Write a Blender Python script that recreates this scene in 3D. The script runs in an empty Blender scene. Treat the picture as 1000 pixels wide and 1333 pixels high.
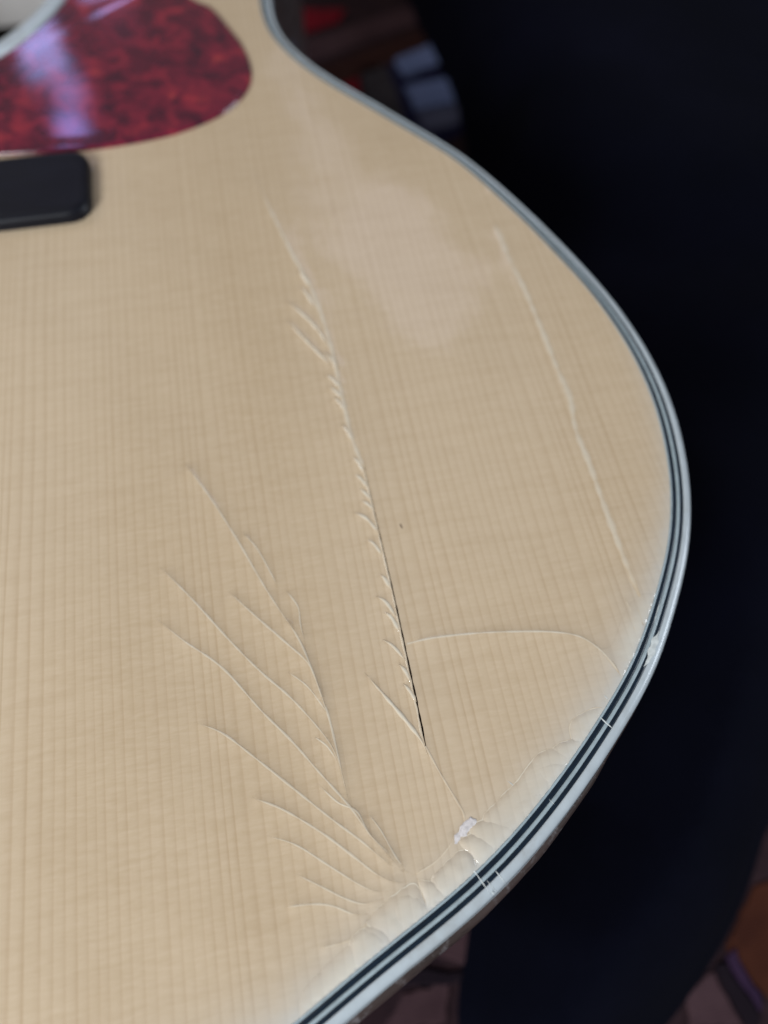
import bpy, math, random
import numpy as np
from mathutils import Vector, Matrix
from mathutils.geometry import delaunay_2d_cdt

random.seed(4)
C = bpy.context.scene.collection
SC = bpy.context.scene

# Plan measurements of the instrument, the cracks and the rug in metres.
# x runs across the guitar, y along the grain towards the neck, z = 0 is the soundboard.
D = {
    'main_upper': [[0.11199, 0.00285], [0.11457, -0.01122], [0.1176, -0.02555], [0.12011, -0.03567], [0.12158, -0.04902], [0.12183, -0.06028], [0.12205, -0.07248], [0.12307, -0.07921]],
    'main_low': [[0.12349, -0.12783], [0.1247, -0.13171], [0.12594, -0.13518], [0.12679, -0.13776], [0.12664, -0.13929]],
    'gap': [[0.12313, -0.0789], [0.12336, -0.09081], [0.1236, -0.1029], [0.12361, -0.11272], [0.1236, -0.12246], [0.12351, -0.12828]],
    'side': [[0.16118, -0.02366], [0.16151, -0.02881], [0.16167, -0.03556], [0.16246, -0.04386], [0.16289, -0.0545], [0.1631, -0.0641], [0.16341, -0.07143], [0.16232, -0.07817], [0.1625, -0.08485], [0.1624, -0.0958], [0.16253, -0.10533], [0.16281, -0.11092], [0.16303, -0.11432]],
    'feathers': [[[0.11819, -0.03045], [0.11913, -0.03276], [0.11984, -0.03541]], [[0.11789, -0.03486], [0.11908, -0.03736], [0.12011, -0.04083]], [[0.11439, -0.03776], [0.11759, -0.04239], [0.11983, -0.04676], [0.12143, -0.05187]], [[0.11404, -0.04275], [0.11712, -0.04879], [0.11911, -0.0524], [0.12104, -0.05612]], [[0.1196, -0.05211], [0.12111, -0.05389], [0.12207, -0.05704]], [[0.11962, -0.0577], [0.12073, -0.059], [0.12179, -0.06136]], [[0.1196, -0.0606], [0.12072, -0.0617], [0.12181, -0.06385]], [[0.12019, -0.0632], [0.121, -0.06441], [0.12177, -0.06665]], [[0.12074, -0.06938], [0.12145, -0.07103], [0.12204, -0.07332]], [[0.12146, -0.07666], [0.12223, -0.07777], [0.12277, -0.08012]], [[0.12126, -0.08015], [0.12216, -0.08127], [0.12291, -0.08313]], [[0.12157, -0.08304], [0.12232, -0.08411], [0.12309, -0.08579]], [[0.1214, -0.08548], [0.12234, -0.08626], [0.12326, -0.0878]], [[0.11972, -0.08744], [0.1217, -0.08901], [0.12324, -0.09211]], [[0.12097, -0.093], [0.12201, -0.09377], [0.123, -0.09611]], [[0.12198, -0.09944], [0.12269, -0.1004], [0.12321, -0.10228]], [[0.12054, -0.103], [0.12205, -0.10436], [0.12314, -0.10709]], [[0.12148, -0.10599], [0.12249, -0.10723], [0.12323, -0.10972]], [[0.12037, -0.11046], [0.12181, -0.11188], [0.12323, -0.11453]], [[0.12208, -0.11481], [0.12289, -0.1162], [0.12324, -0.11798]], [[0.12215, -0.11801], [0.12286, -0.11923], [0.12353, -0.12115]], [[0.11657, -0.11513], [0.11892, -0.1192], [0.12154, -0.12381], [0.12301, -0.12683], [0.12348, -0.12894]]],
    'fan': [[[0.09215, -0.07224], [0.09615, -0.0805], [0.09984, -0.08936], [0.10326, -0.09841], [0.10614, -0.10495], [0.10791, -0.10811]], [[0.10067, -0.08762], [0.10283, -0.09135], [0.10445, -0.09588], [0.10553, -0.09925]], [[0.10651, -0.09943], [0.10806, -0.10267], [0.10802, -0.10556], [0.10835, -0.10922]], [[0.10587, -0.10424], [0.10776, -0.1091], [0.10907, -0.11493], [0.11009, -0.12048], [0.1105, -0.12513], [0.11081, -0.13014], [0.11113, -0.13414]], [[0.09733, -0.09798], [0.10091, -0.10265], [0.10513, -0.10797], [0.10838, -0.11235], [0.10941, -0.11656], [0.11007, -0.11989]], [[0.08664, -0.09145], [0.09151, -0.09824], [0.09687, -0.10642], [0.10101, -0.11219], [0.10509, -0.11718], [0.10887, -0.12312], [0.11035, -0.12677], [0.11096, -0.13125]], [[0.10507, -0.11295], [0.10745, -0.11547], [0.10913, -0.11842], [0.11034, -0.1211]], [[0.10767, -0.12346], [0.10924, -0.12511], [0.11026, -0.12731]], [[0.08565, -0.10044], [0.0898, -0.10508], [0.09528, -0.11049], [0.10032, -0.11804], [0.10424, -0.12337], [0.10748, -0.12842], [0.11106, -0.13391], [0.11295, -0.13758], [0.11479, -0.14055], [0.11648, -0.14296], [0.11807, -0.14414]], [[0.09035, -0.11788], [0.09435, -0.12036], [0.09843, -0.1245], [0.10337, -0.12979], [0.10813, -0.13491], [0.11187, -0.13869], [0.11501, -0.14218], [0.11737, -0.14391]], [[0.09748, -0.13005], [0.10188, -0.13267], [0.10676, -0.1367], [0.11048, -0.14042], [0.1132, -0.1432], [0.11559, -0.14473], [0.11748, -0.1449]], [[0.09902, -0.13551], [0.10286, -0.13746], [0.10668, -0.14067], [0.11042, -0.14382], [0.1128, -0.14534], [0.1152, -0.14561]], [[0.10235, -0.14111], [0.10572, -0.1434], [0.10856, -0.14537], [0.111, -0.1465], [0.11367, -0.14636]], [[0.10028, -0.14481], [0.10439, -0.14523], [0.10688, -0.14599], [0.10927, -0.14739], [0.11129, -0.14778]], [[0.10702, -0.12996], [0.10953, -0.13309], [0.11201, -0.13482], [0.1131, -0.13791], [0.1151, -0.14061], [0.11654, -0.14267]], [[0.11338, -0.13519], [0.11479, -0.13773], [0.11623, -0.14153], [0.11738, -0.14381]], [[0.11836, -0.14429], [0.12165, -0.14316], [0.12428, -0.14128], [0.12488, -0.13967]], [[0.12402, -0.11191], [0.12777, -0.11173], [0.13269, -0.11201], [0.13877, -0.11277], [0.14598, -0.11412], [0.1506, -0.11564], [0.15304, -0.11789], [0.15463, -0.12071], [0.15563, -0.12362]], [[0.11859, -0.14473], [0.11943, -0.14681], [0.12005, -0.14929]], [[0.12275, -0.14406], [0.12467, -0.14512], [0.12604, -0.14665]], [[0.11227, -0.14815], [0.11413, -0.14935], [0.11551, -0.15081]], [[0.16173, -0.11247], [0.16164, -0.11564], [0.16122, -0.11892]], [[0.1041, -0.1505], [0.10771, -0.15039], [0.10991, -0.14963], [0.11146, -0.148]], [[0.11872, -0.14514], [0.12039, -0.14585], [0.12148, -0.14768]], [[0.16033, -0.11086], [0.16047, -0.11384], [0.15982, -0.11712]]],
    'flakes': [[[0.12928, -0.13907], [0.13233, -0.13693], [0.13533, -0.13516], [0.13802, -0.13305], [0.13978, -0.13183], [0.14257, -0.13158], [0.14509, -0.13228], [0.14681, -0.13428], [0.13689, -0.14095], [0.1316, -0.14379], [0.13008, -0.14118]], [[0.14549, -0.12871], [0.14837, -0.12728], [0.15119, -0.12722], [0.15334, -0.12845], [0.15033, -0.13158], [0.14608, -0.13437], [0.14531, -0.13232]], [[0.13832, -0.13562], [0.13993, -0.13528], [0.14059, -0.13659], [0.14021, -0.13823], [0.1387, -0.13942], [0.13775, -0.13797]], [[0.13341, -0.13799], [0.13644, -0.13655], [0.1387, -0.13709], [0.14008, -0.13863], [0.13852, -0.14001], [0.1342, -0.14248], [0.13314, -0.14023]], [[0.12732, -0.13973], [0.13013, -0.13924], [0.13244, -0.13989], [0.13388, -0.14119], [0.13446, -0.14313], [0.13046, -0.14476], [0.1278, -0.14226]], [[0.12536, -0.14138], [0.12774, -0.14073], [0.12953, -0.14158], [0.13054, -0.14278], [0.13166, -0.1444], [0.12871, -0.14639], [0.1267, -0.14354]], [[0.12037, -0.14546], [0.12283, -0.14369], [0.12508, -0.14253], [0.12637, -0.14268], [0.12686, -0.14377], [0.12703, -0.14528], [0.12859, -0.14685], [0.12236, -0.15029], [0.12134, -0.14784]], [[0.11872, -0.14514], [0.12027, -0.14544], [0.12182, -0.14622], [0.12305, -0.15005], [0.11961, -0.15124], [0.11908, -0.14741]], [[0.11089, -0.14881], [0.11298, -0.14717], [0.1159, -0.14584], [0.11814, -0.14532], [0.11894, -0.14757], [0.11937, -0.15137], [0.11544, -0.15315], [0.11287, -0.15048]], [[0.10424, -0.15292], [0.10759, -0.15108], [0.11103, -0.14921], [0.11344, -0.15077], [0.11561, -0.15336], [0.10978, -0.156], [0.10609, -0.15699], [0.10133, -0.15899], [0.10084, -0.15554]], [[0.15213, -0.11873], [0.15563, -0.11812], [0.15925, -0.11361], [0.16306, -0.11097], [0.16579, -0.11216], [0.16253, -0.11814], [0.15802, -0.12358], [0.15575, -0.12364], [0.15482, -0.1205]], [[0.16997, -0.1002], [0.17478, -0.09033], [0.1788, -0.08119], [0.17921, -0.08629], [0.17682, -0.09542], [0.17175, -0.10634], [0.16633, -0.11494], [0.16166, -0.12053], [0.16037, -0.11774], [0.16478, -0.11061]], [[0.13784, -0.13368], [0.14065, -0.13289], [0.14314, -0.13358], [0.14383, -0.13515], [0.14045, -0.13742], [0.139, -0.13607]], [[0.14195, -0.13168], [0.14519, -0.13083], [0.148, -0.13137], [0.149, -0.13269], [0.1461, -0.13503], [0.14337, -0.13473]], [[0.12176, -0.14601], [0.12361, -0.14501], [0.12518, -0.14571], [0.12615, -0.14705], [0.12368, -0.14924], [0.12232, -0.14822]], [[0.1146, -0.14701], [0.11668, -0.14618], [0.11834, -0.14688], [0.11899, -0.14927], [0.1164, -0.15107], [0.11457, -0.1498]], [[0.10818, -0.15066], [0.10996, -0.14937], [0.11208, -0.15024], [0.11305, -0.15223], [0.11013, -0.15406], [0.10827, -0.15309]]],
    'outline': [[0.014, 0.248], [0.05, 0.246], [0.082, 0.239], [0.114, 0.221], [0.134, 0.192], [0.141, 0.16], [0.138, 0.125], [0.128, 0.092], [0.12456, 0.06542], [0.12448, 0.05679], [0.12556, 0.04993], [0.12806, 0.044], [0.1318, 0.03675], [0.13721, 0.02911], [0.14411, 0.02055], [0.15136, 0.01077], [0.15976, -0.00019], [0.16577, -0.01158], [0.17114, -0.02352], [0.17588, -0.03586], [0.17999, -0.04845], [0.18244, -0.06192], [0.18289, -0.07318], [0.18166, -0.0834], [0.17943, -0.09278], [0.17617, -0.10135], [0.17263, -0.10792], [0.16925, -0.11281], [0.16206, -0.12286], [0.15448, -0.13007], [0.14767, -0.13599], [0.14148, -0.14079], [0.13384, -0.1461], [0.12495, -0.15098], [0.11456, -0.15545], [0.10749, -0.1587], [0.092, -0.1655], [0.062, -0.1725], [0.036, -0.1755], [0.014, -0.176], [-0.008, -0.1755], [-0.034, -0.1725], [-0.064, -0.1655], [-0.07949, -0.1587], [-0.08656, -0.15545], [-0.09695, -0.15098], [-0.10584, -0.1461], [-0.11348, -0.14079], [-0.11967, -0.13599], [-0.12648, -0.13007], [-0.13406, -0.12286], [-0.14125, -0.11281], [-0.14463, -0.10792], [-0.14817, -0.10135], [-0.15143, -0.09278], [-0.15366, -0.0834], [-0.15489, -0.07318], [-0.15444, -0.06192], [-0.15199, -0.04845], [-0.14788, -0.03586], [-0.14314, -0.02352], [-0.13777, -0.01158], [-0.13176, -0.00019], [-0.12336, 0.01077], [-0.11611, 0.02055], [-0.10921, 0.02911], [-0.1038, 0.03675], [-0.10006, 0.044], [-0.09756, 0.04993], [-0.09648, 0.05679], [-0.09656, 0.06542], [-0.1, 0.092], [-0.11, 0.125], [-0.113, 0.16], [-0.106, 0.192], [-0.086, 0.221], [-0.054, 0.239], [-0.022, 0.246]],
    'pickguard': [[0.10426, 0.06876], [0.10882, 0.06383], [0.11277, 0.05372], [0.11535, 0.04517], [0.1162, 0.03569], [0.11429, 0.02854], [0.10969, 0.02268], [0.10399, 0.01889], [0.09675, 0.01603], [0.08802, 0.01458], [0.07776, 0.01397], [0.06764, 0.01441], [0.05761, 0.01536]],
    'glint': [[0.12425, -0.14137], [0.1247, -0.14045], [0.12566, -0.14012], [0.12606, -0.13938], [0.12682, -0.13901], [0.12761, -0.13855], [0.12848, -0.13913], [0.12804, -0.13997], [0.12714, -0.14], [0.1266, -0.14081], [0.12571, -0.14085], [0.12518, -0.14165]],
    'scr': [[[0.12564, -0.14383], [0.12684, -0.14603], [0.12809, -0.14877]], [[0.12795, -0.14682], [0.12912, -0.14897], [0.13006, -0.15104]], [[0.12932, -0.14572], [0.13065, -0.14811], [0.13164, -0.15002]], [[0.15006, -0.12806], [0.15068, -0.12912], [0.15183, -0.13072]], [[0.13408, -0.1347], [0.13478, -0.13548], [0.13516, -0.13663]], [[0.13938, -0.13829], [0.13993, -0.13913]], [[0.1519, -0.12545], [0.15237, -0.12626]], [[0.16604, -0.1122], [0.16346, -0.11598]], [[0.12823, -0.14822], [0.12908, -0.14991]]],
    'scuff': [[0.16386, -0.11736], [0.16272, -0.11869], [0.16171, -0.12003], [0.16051, -0.12157], [0.15946, -0.12237]],
    'speck': [[0.12719, -0.09092], [0.12737, -0.09199]],
    'blocks': {'red_a': [[[0.14497, 0.25734], [0.17308, 0.25272], [0.16762, 0.24298], [0.14841, 0.23579], [0.14139, 0.24469]]], 'mauve': [[[0.14089, 0.22694], [0.21628, 0.25381], [0.2187, 0.23852], [0.1478, 0.21109]]], 'brown': [[[0.14625, 0.20538], [0.22403, 0.23631], [0.22384, 0.21945], [0.15567, 0.19212]]], 'red_b': [[[0.15368, 0.19073], [0.16956, 0.19792], [0.16825, 0.18258], [0.16338, 0.16307]]], 'grey': [[[0.17128, 0.20356], [0.18434, 0.20496], [0.18546, 0.17967], [0.18503, 0.16044], [0.1702, 0.17387]]], 'light': [[[0.18837, 0.20671], [0.21027, 0.21664], [0.21277, 0.20141], [0.1911, 0.19312]], [[0.1897, 0.18638], [0.21291, 0.18945], [0.21216, 0.1712], [0.19086, 0.16815]]], 'lightgrey': [[[0.19086, 0.16651], [0.21164, 0.16905], [0.20833, 0.15539], [0.19208, 0.15284]]], 'navy': [[[0.18257, 0.20526], [0.20944, 0.22311], [0.22281, 0.21834], [0.20935, 0.15095], [0.19525, 0.14393], [0.18503, 0.16044]]], 'mauve2': [[[0.1308, -0.15508], [0.14084, -0.15616], [0.13511, -0.16468], [0.12644, -0.16033]], [[0.11595, -0.16712], [0.12852, -0.16634], [0.12546, -0.17528], [0.11009, -0.17305]], [[0.18554, -0.18036], [0.19479, -0.17727], [0.19812, -0.18947], [0.18461, -0.18761]]], 'dark': [[[0.19517, -0.17635], [0.19825, -0.17529], [0.20276, -0.18881], [0.19902, -0.19274]], [[0.11631, -0.16069], [0.13258, -0.1655], [0.13017, -0.16748], [0.11353, -0.16505]]], 'orange': [[[0.20013, -0.17279], [0.20798, -0.16566], [0.21345, -0.16045], [0.22602, -0.16105], [0.21186, -0.19059], [0.20449, -0.18276], [0.20265, -0.17781]]], 'purple': [[[0.20222, -0.17269], [0.20246, -0.17777], [0.20474, -0.18442], [0.20308, -0.18809], [0.19914, -0.17512]]]},
    'cloth': [[0.2035, 0.2349], [0.204, 0.1915], [0.2038, 0.1554], [0.1982, 0.121], [0.1956, 0.1051], [0.1984, 0.0619], [0.1771, -0.0614], [0.1396, -0.1517], [0.1341, -0.1601], [0.1302, -0.1685], [0.1267, -0.1778], [0.1395, -0.1845], [0.1598, -0.1808], [0.1734, -0.1769], [0.1842, -0.1714], [0.1957, -0.1642], [0.2058, -0.1544], [0.2139, -0.1454], [0.245, -0.1202]],
    'cam': [0.11158, -0.14777, 0.11645],
    'rot': [[0.98167, 0.161421, -0.101325], [-0.189973, 0.871389, -0.452317], [0.01528, 0.463275, 0.886083]],
}

# ------------------------------------------------------------------ camera
cam_data = bpy.data.cameras.new('camera')
cam = bpy.data.objects.new('camera', cam_data)
C.objects.link(cam)
R = Matrix(D['rot'])
cam.matrix_world = Matrix.Translation(Vector(D['cam'])) @ R.to_4x4()
cam_data.sensor_fit = 'VERTICAL'
cam_data.sensor_height = 36.0
cam_data.lens = 27.0
cam_data.clip_start = 0.005
cam_data.clip_end = 50
cam_data.dof.use_dof = True
cam_data.dof.focus_distance = 0.1135
cam_data.dof.aperture_fstop = 8.5
cam_data.dof.aperture_blades = 0
SC.camera = cam

# ------------------------------------------------------------------ light
world = bpy.data.worlds.new('World')
SC.world = world
world.use_nodes = True
bg = world.node_tree.nodes['Background']
bg.inputs['Color'].default_value = (1.0, 0.93, 0.86, 1)
bg.inputs['Strength'].default_value = 0.17

def lamp(name, target, direction, dist, sx, sy, power, col, roll=0.0):
    ld = bpy.data.lights.new(name, 'AREA')
    ld.shape = 'RECTANGLE'
    ld.size, ld.size_y = sx, sy
    ld.energy = power
    ld.color = col
    o = bpy.data.objects.new(name, ld)
    C.objects.link(o)
    d = Vector(direction).normalized()
    o.location = Vector(target) + d * dist
    o.rotation_euler = (d.to_track_quat('Z', 'Y').to_matrix() @ Matrix.Rotation(roll, 3, 'Z')).to_euler()
    return o

MID = (0.12, -0.06, 0.0)
lamp('key_lamp', MID, (-0.62, -0.62, 0.55), 0.82, 0.27, 0.27, 7.5, (0.935, 0.975, 0.99))
lamp('side_window', MID, (0.95, -0.15, 0.34), 1.6, 0.7, 0.6, 13.0, (0.80, 0.89, 1.0))
lamp('fill_lamp', MID, (-0.75, 0.55, 0.75), 2.0, 0.8, 0.8, 7.5, (1.0, 0.93, 0.86))
lamp('ceiling_glow', (0.129, -0.040, 0.0), (0.17, 0.69, 0.69), 1.6, 0.23, 0.30, 0.27, (0.80, 0.78, 1.0), 0.75)
lamp('ceiling_glow', (0.122, 0.006, 0.0), (0.10, 0.77, 0.60), 1.6, 0.08, 0.24, 0.045, (0.80, 0.78, 1.0), 0.25)
lamp('ceiling_glow', (0.124, 0.050, 0.0), (0.08, 0.82, 0.50), 1.6, 0.05, 0.25, 0.022, (0.80, 0.80, 1.0), -0.1)
lamp('window_light', (0.072, 0.046, 0.0), (-0.20, 0.86, 0.475), 1.6, 0.080, 0.12, 0.15, (0.42, 0.45, 1.0), 0.05)
lamp('window_light', (0.075, 0.028, 0.0), (-0.18, 0.85, 0.535), 1.6, 0.055, 0.055, 0.026, (0.55, 0.40, 1.0), 0.05)
lamp('window_light', (0.090, 0.066, 0.0), (-0.12, 0.88, 0.44), 1.6, 0.085, 0.06, 0.065, (0.50, 0.45, 1.0), 0.05)
lamp('window_light', (0.079, 0.017, 0.0), (-0.19, 0.83, 0.57), 1.6, 0.055, 0.05, 0.045, (0.40, 0.36, 1.0), 0.05)

SC.view_settings.view_transform = 'Standard'
SC.view_settings.look = 'None'
SC.view_settings.exposure = 0.0
SC.view_settings.gamma = 1.0

# ------------------------------------------------------------------ materials
def new_mat(name):
    m = bpy.data.materials.new(name)
    m.use_nodes = True
    nt = m.node_tree
    return m, nt, nt.nodes['Principled BSDF']

def N(nt, kind, **kw):
    n = nt.nodes.new(kind)
    for k, v in kw.items():
        if k.startswith('i_'):
            key = k[2:]
            key = int(key) if key.isdigit() else key.replace('_', ' ')
            n.inputs[key].default_value = v
        else:
            setattr(n, k, v)
    return n

def coords(nt, sx=1, sy=1, sz=1):
    tc = N(nt, 'ShaderNodeTexCoord')
    mp = N(nt, 'ShaderNodeMapping')
    mp.inputs['Scale'].default_value = (sx, sy, sz)
    nt.links.new(tc.outputs['Object'], mp.inputs['Vector'])
    return mp.outputs['Vector']

def noise(nt, vec, scale, detail=3, rough=0.5, dist=0.0):
    n = N(nt, 'ShaderNodeTexNoise')
    n.inputs['Scale'].default_value = scale
    n.inputs['Detail'].default_value = detail
    n.inputs['Roughness'].default_value = rough
    n.inputs['Distortion'].default_value = dist
    if vec is not None:
        nt.links.new(vec, n.inputs['Vector'])
    return n.outputs['Fac']

def ramp(nt, fac, stops):
    r = N(nt, 'ShaderNodeValToRGB')
    els = r.color_ramp.elements
    els[0].position, els[0].color = stops[0][0], tuple(stops[0][1]) + (1,)
    els[1].position, els[1].color = stops[-1][0], tuple(stops[-1][1]) + (1,)
    for p, c in stops[1:-1]:
        e = els.new(p)
        e.color = tuple(c) + (1,)
    nt.links.new(fac, r.inputs['Fac'])
    return r.outputs['Color']

def mth(nt, op, a, b=None, c=None, clamp=False):
    n = N(nt, 'ShaderNodeMath', operation=op, use_clamp=clamp)
    for i, v in enumerate((a, b, c)):
        if v is None:
            continue
        if isinstance(v, (int, float)):
            n.inputs[i].default_value = v
        else:
            nt.links.new(v, n.inputs[i])
    return n.outputs[0]

def mix(nt, fac, a, b, blend='MIX'):
    n = N(nt, 'ShaderNodeMix', data_type='RGBA', blend_type=blend)
    for idx, v in ((0, fac), (6, a), (7, b)):
        if isinstance(v, (int, float)):
            n.inputs[idx].default_value = v
        elif isinstance(v, tuple):
            n.inputs[idx].default_value = v + (1,) if len(v) == 3 else v
        else:
            nt.links.new(v, n.inputs[idx])
    return n.outputs[2]

def bump(nt, height, dist, strength, target):
    b = N(nt, 'ShaderNodeBump')
    b.inputs['Distance'].default_value = dist
    b.inputs['Strength'].default_value = strength
    nt.links.new(height, b.inputs['Height'])
    nt.links.new(b.outputs['Normal'], target)

def spruce_material():
    m, nt, p = new_mat('lacquered_spruce')
    tc = N(nt, 'ShaderNodeTexCoord')
    sep = N(nt, 'ShaderNodeSeparateXYZ')
    nt.links.new(tc.outputs['Object'], sep.inputs[0])
    x, y = sep.outputs[0], sep.outputs[1]
    # growth rings: nearly straight lines of uneven spacing
    wander = noise(nt, coords(nt, 30, 7, 0), 1.0, 2)
    spread = noise(nt, coords(nt, 90, 0.6, 0), 1.0, 2)
    ringx = mth(nt, 'ADD', mth(nt, 'MULTIPLY', x, 640.0), mth(nt, 'MULTIPLY', spread, 4.0))
    ringx = mth(nt, 'ADD', ringx, mth(nt, 'MULTIPLY', wander, 1.1))
    fr = mth(nt, 'FRACT', ringx)
    late = ramp(nt, fr, [(0.0, (0.10,) * 3), (0.12, (0.0,) * 3), (0.45, (0.10,) * 3), (0.70, (0.42,) * 3), (0.86, (0.95,) * 3), (0.93, (0.9,) * 3), (1.0, (0.10,) * 3)])
    # each ring has its own strength, and the ring breaks up along its length
    own = noise(nt, coords(nt, 330, 4, 0), 1.0, 1)
    brk = noise(nt, coords(nt, 900, 120, 0), 1.0, 3, 0.6)
    ring = mth(nt, 'MULTIPLY', late, mth(nt, 'MULTIPLY', mth(nt, 'MULTIPLY', own, 1.7), mth(nt, 'ADD', mth(nt, 'MULTIPLY', brk, 1.1), 0.25)))
    # silk: short medullary flecks running across the grain
    silk = noise(nt, coords(nt, 340, 1600, 0), 1.0, 4, 0.65, 0.25)
    silk_c = ramp(nt, silk, [(0.36, (0.0,) * 3), (0.64, (1.0,) * 3)])
    silk2 = noise(nt, coords(nt, 60, 520, 0), 1.0, 3, 0.6, 0.3)
    fine = noise(nt, coords(nt, 2600, 240, 0), 1.0, 2, 0.6)
    broad = noise(nt, coords(nt, 22, 5, 0), 1.0, 2)
    mott = noise(nt, coords(nt, 55, 30, 0), 1.0, 3)
    base = ramp(nt, broad, [(0.3, (0.490, 0.378, 0.250)), (0.7, (0.560, 0.448, 0.318))])
    base = mix(nt, mth(nt, 'MULTIPLY', silk_c, 0.34), base, (0.635, 0.515, 0.39))
    base = mix(nt, mth(nt, 'MULTIPLY', ramp(nt, silk2, [(0.42, (0,) * 3), (0.68, (1,) * 3)]), 0.14), base, (0.36, 0.25, 0.14))
    base = mix(nt, mth(nt, 'MULTIPLY', mott, 0.12), base, (0.44, 0.32, 0.19))
    base = mix(nt, mth(nt, 'MULTIPLY', ring, 0.31, clamp=True), base, (0.30, 0.185, 0.085))
    base = mix(nt, mth(nt, 'MULTIPLY', fine, 0.10), base, (0.36, 0.26, 0.15))
    ah = N(nt, 'ShaderNodeAttribute', attribute_name='painted_sheen')
    sheen_fac = mth(nt, 'MULTIPLY', ah.outputs['Fac'], mth(nt, 'ADD', mth(nt, 'MULTIPLY', noise(nt, coords(nt, 130, 130, 0), 1.0, 4, 0.6), 1.0), 0.5), clamp=True)
    base = mix(nt, sheen_fac, base, (0.50, 0.535, 0.55))  # reflection of cool light at the rim, painted into the base colour
    # fine crazing and milkiness where the finish let go, plus painted crest highlights
    at = N(nt, 'ShaderNodeAttribute', attribute_name='lift')
    cloud = noise(nt, coords(nt, 260, 260, 0), 1.0, 3, 0.55)
    lift = mth(nt, 'MULTIPLY', at.outputs['Fac'], mth(nt, 'ADD', mth(nt, 'MULTIPLY', cloud, 0.7), 0.65), clamp=True)
    base = mix(nt, lift, base, (0.64, 0.605, 0.52))
    nt.links.new(base, p.inputs['Base Color'])
    p.inputs['Roughness'].default_value = 0.5
    p.inputs['Specular IOR Level'].default_value = 0.25
    p.inputs['Coat Weight'].default_value = 1.0
    p.inputs['Coat Roughness'].default_value = 0.10
    p.inputs['Coat IOR'].default_value = 1.5
    orange = noise(nt, coords(nt, 240, 130, 0), 1.0, 2)
    h = mth(nt, 'ADD', mth(nt, 'MULTIPLY', late, -0.35), mth(nt, 'MULTIPLY', silk, 0.55))
    h = mth(nt, 'ADD', h, mth(nt, 'MULTIPLY', orange, 0.9))
    bump(nt, h, 0.00005, 0.55, p.inputs['Normal'])
    b2 = N(nt, 'ShaderNodeBump')
    b2.inputs['Distance'].default_value = 0.00012
    b2.inputs['Strength'].default_value = 0.5
    nt.links.new(orange, b2.inputs['Height'])
    nt.links.new(b2.outputs['Normal'], p.inputs['Coat Normal'])
    return m

def plastic(name, col, rough=0.25, var=0.12, scale=400, dirt=None):
    m, nt, p = new_mat(name)
    n1 = noise(nt, coords(nt), scale, 4, 0.6)
    dark = tuple(c * (1 - var) for c in col)
    lite = tuple(min(1, c * (1 + var)) for c in col)
    c = ramp(nt, n1, [(0.3, dark), (0.7, lite)])
    if dirt:
        n2 = noise(nt, coords(nt), scale * 0.35, 5, 0.7)
        c = mix(nt, ramp(nt, n2, [(0.52, (0,) * 3), (0.72, (0.6,) * 3)]), c, dirt)
    nt.links.new(c, p.inputs['Base Color'])
    p.inputs['Roughness'].default_value = rough
    bump(nt, noise(nt, coords(nt), 900, 3, 0.6), 0.00004, 0.5, p.inputs['Normal'])
    return m

def tortoiseshell():
    m, nt, p = new_mat('red_tortoiseshell')
    v = coords(nt)
    n1 = noise(nt, v, 150, 7, 0.68, 0.7)
    n2 = noise(nt, v, 200, 4, 0.6, 0.8)
    c = ramp(nt, n1, [(0.30, (0.022, 0.005, 0.018)), (0.42, (0.075, 0.006, 0.022)), (0.54, (0.165, 0.010, 0.032)), (0.66, (0.30, 0.022, 0.04)), (0.80, (0.42, 0.09, 0.05))])
    c = mix(nt, ramp(nt, n2, [(0.45, (0,) * 3), (0.75, (0.5,) * 3)]), c, (0.02, 0.006, 0.02))
    nt.links.new(c, p.inputs['Base Color'])
    p.inputs['Roughness'].default_value = 0.07
    p.inputs['Coat Weight'].default_value = 0.5
    p.inputs['Coat Roughness'].default_value = 0.08
    bump(nt, noise(nt, v, 60, 2), 0.0001, 0.2, p.inputs['Normal'])
    return m

def ebony():
    m, nt, p = new_mat('ebony')
    n1 = noise(nt, coords(nt, 60, 900, 300), 1.0, 4, 0.6)
    nt.links.new(ramp(nt, n1, [(0.3, (0.003, 0.0035, 0.007)), (0.75, (0.007, 0.008, 0.014))]), p.inputs['Base Color'])
    p.inputs['Specular IOR Level'].default_value = 0.22
    p.inputs['Roughness'].default_value = 0.42
    bump(nt, n1, 0.0001, 0.4, p.inputs['Normal'])
    return m

def dark_wood():
    m, nt, p = new_mat('dark_side_wood')
    v = coords(nt, 40, 40, 700)
    n1 = noise(nt, v, 1.0, 4, 0.6, 0.4)
    c = ramp(nt, n1, [(0.3, (0.020, 0.014, 0.013)), (0.7, (0.060, 0.042, 0.040))])
    wear = noise(nt, coords(nt), 600, 5, 0.7)
    c = mix(nt, ramp(nt, wear, [(0.54, (0,) * 3), (0.70, (0.8,) * 3)]), c, (0.16, 0.15, 0.16))
    nt.links.new(c, p.inputs['Base Color'])
    p.inputs['Roughness'].default_value = 0.35
    p.inputs['Coat Weight'].default_value = 0.4
    bump(nt, n1, 0.0002, 0.4, p.inputs['Normal'])
    return m

def inner_wood():
    m, nt, p = new_mat('bare_inner_wood')
    n1 = noise(nt, coords(nt, 500, 20, 20), 1.0, 4, 0.6)
    nt.links.new(ramp(nt, n1, [(0.3, (0.22, 0.13, 0.08)), (0.7, (0.34, 0.21, 0.13))]), p.inputs['Base Color'])
    p.inputs['Roughness'].default_value = 0.75
    return m

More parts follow.
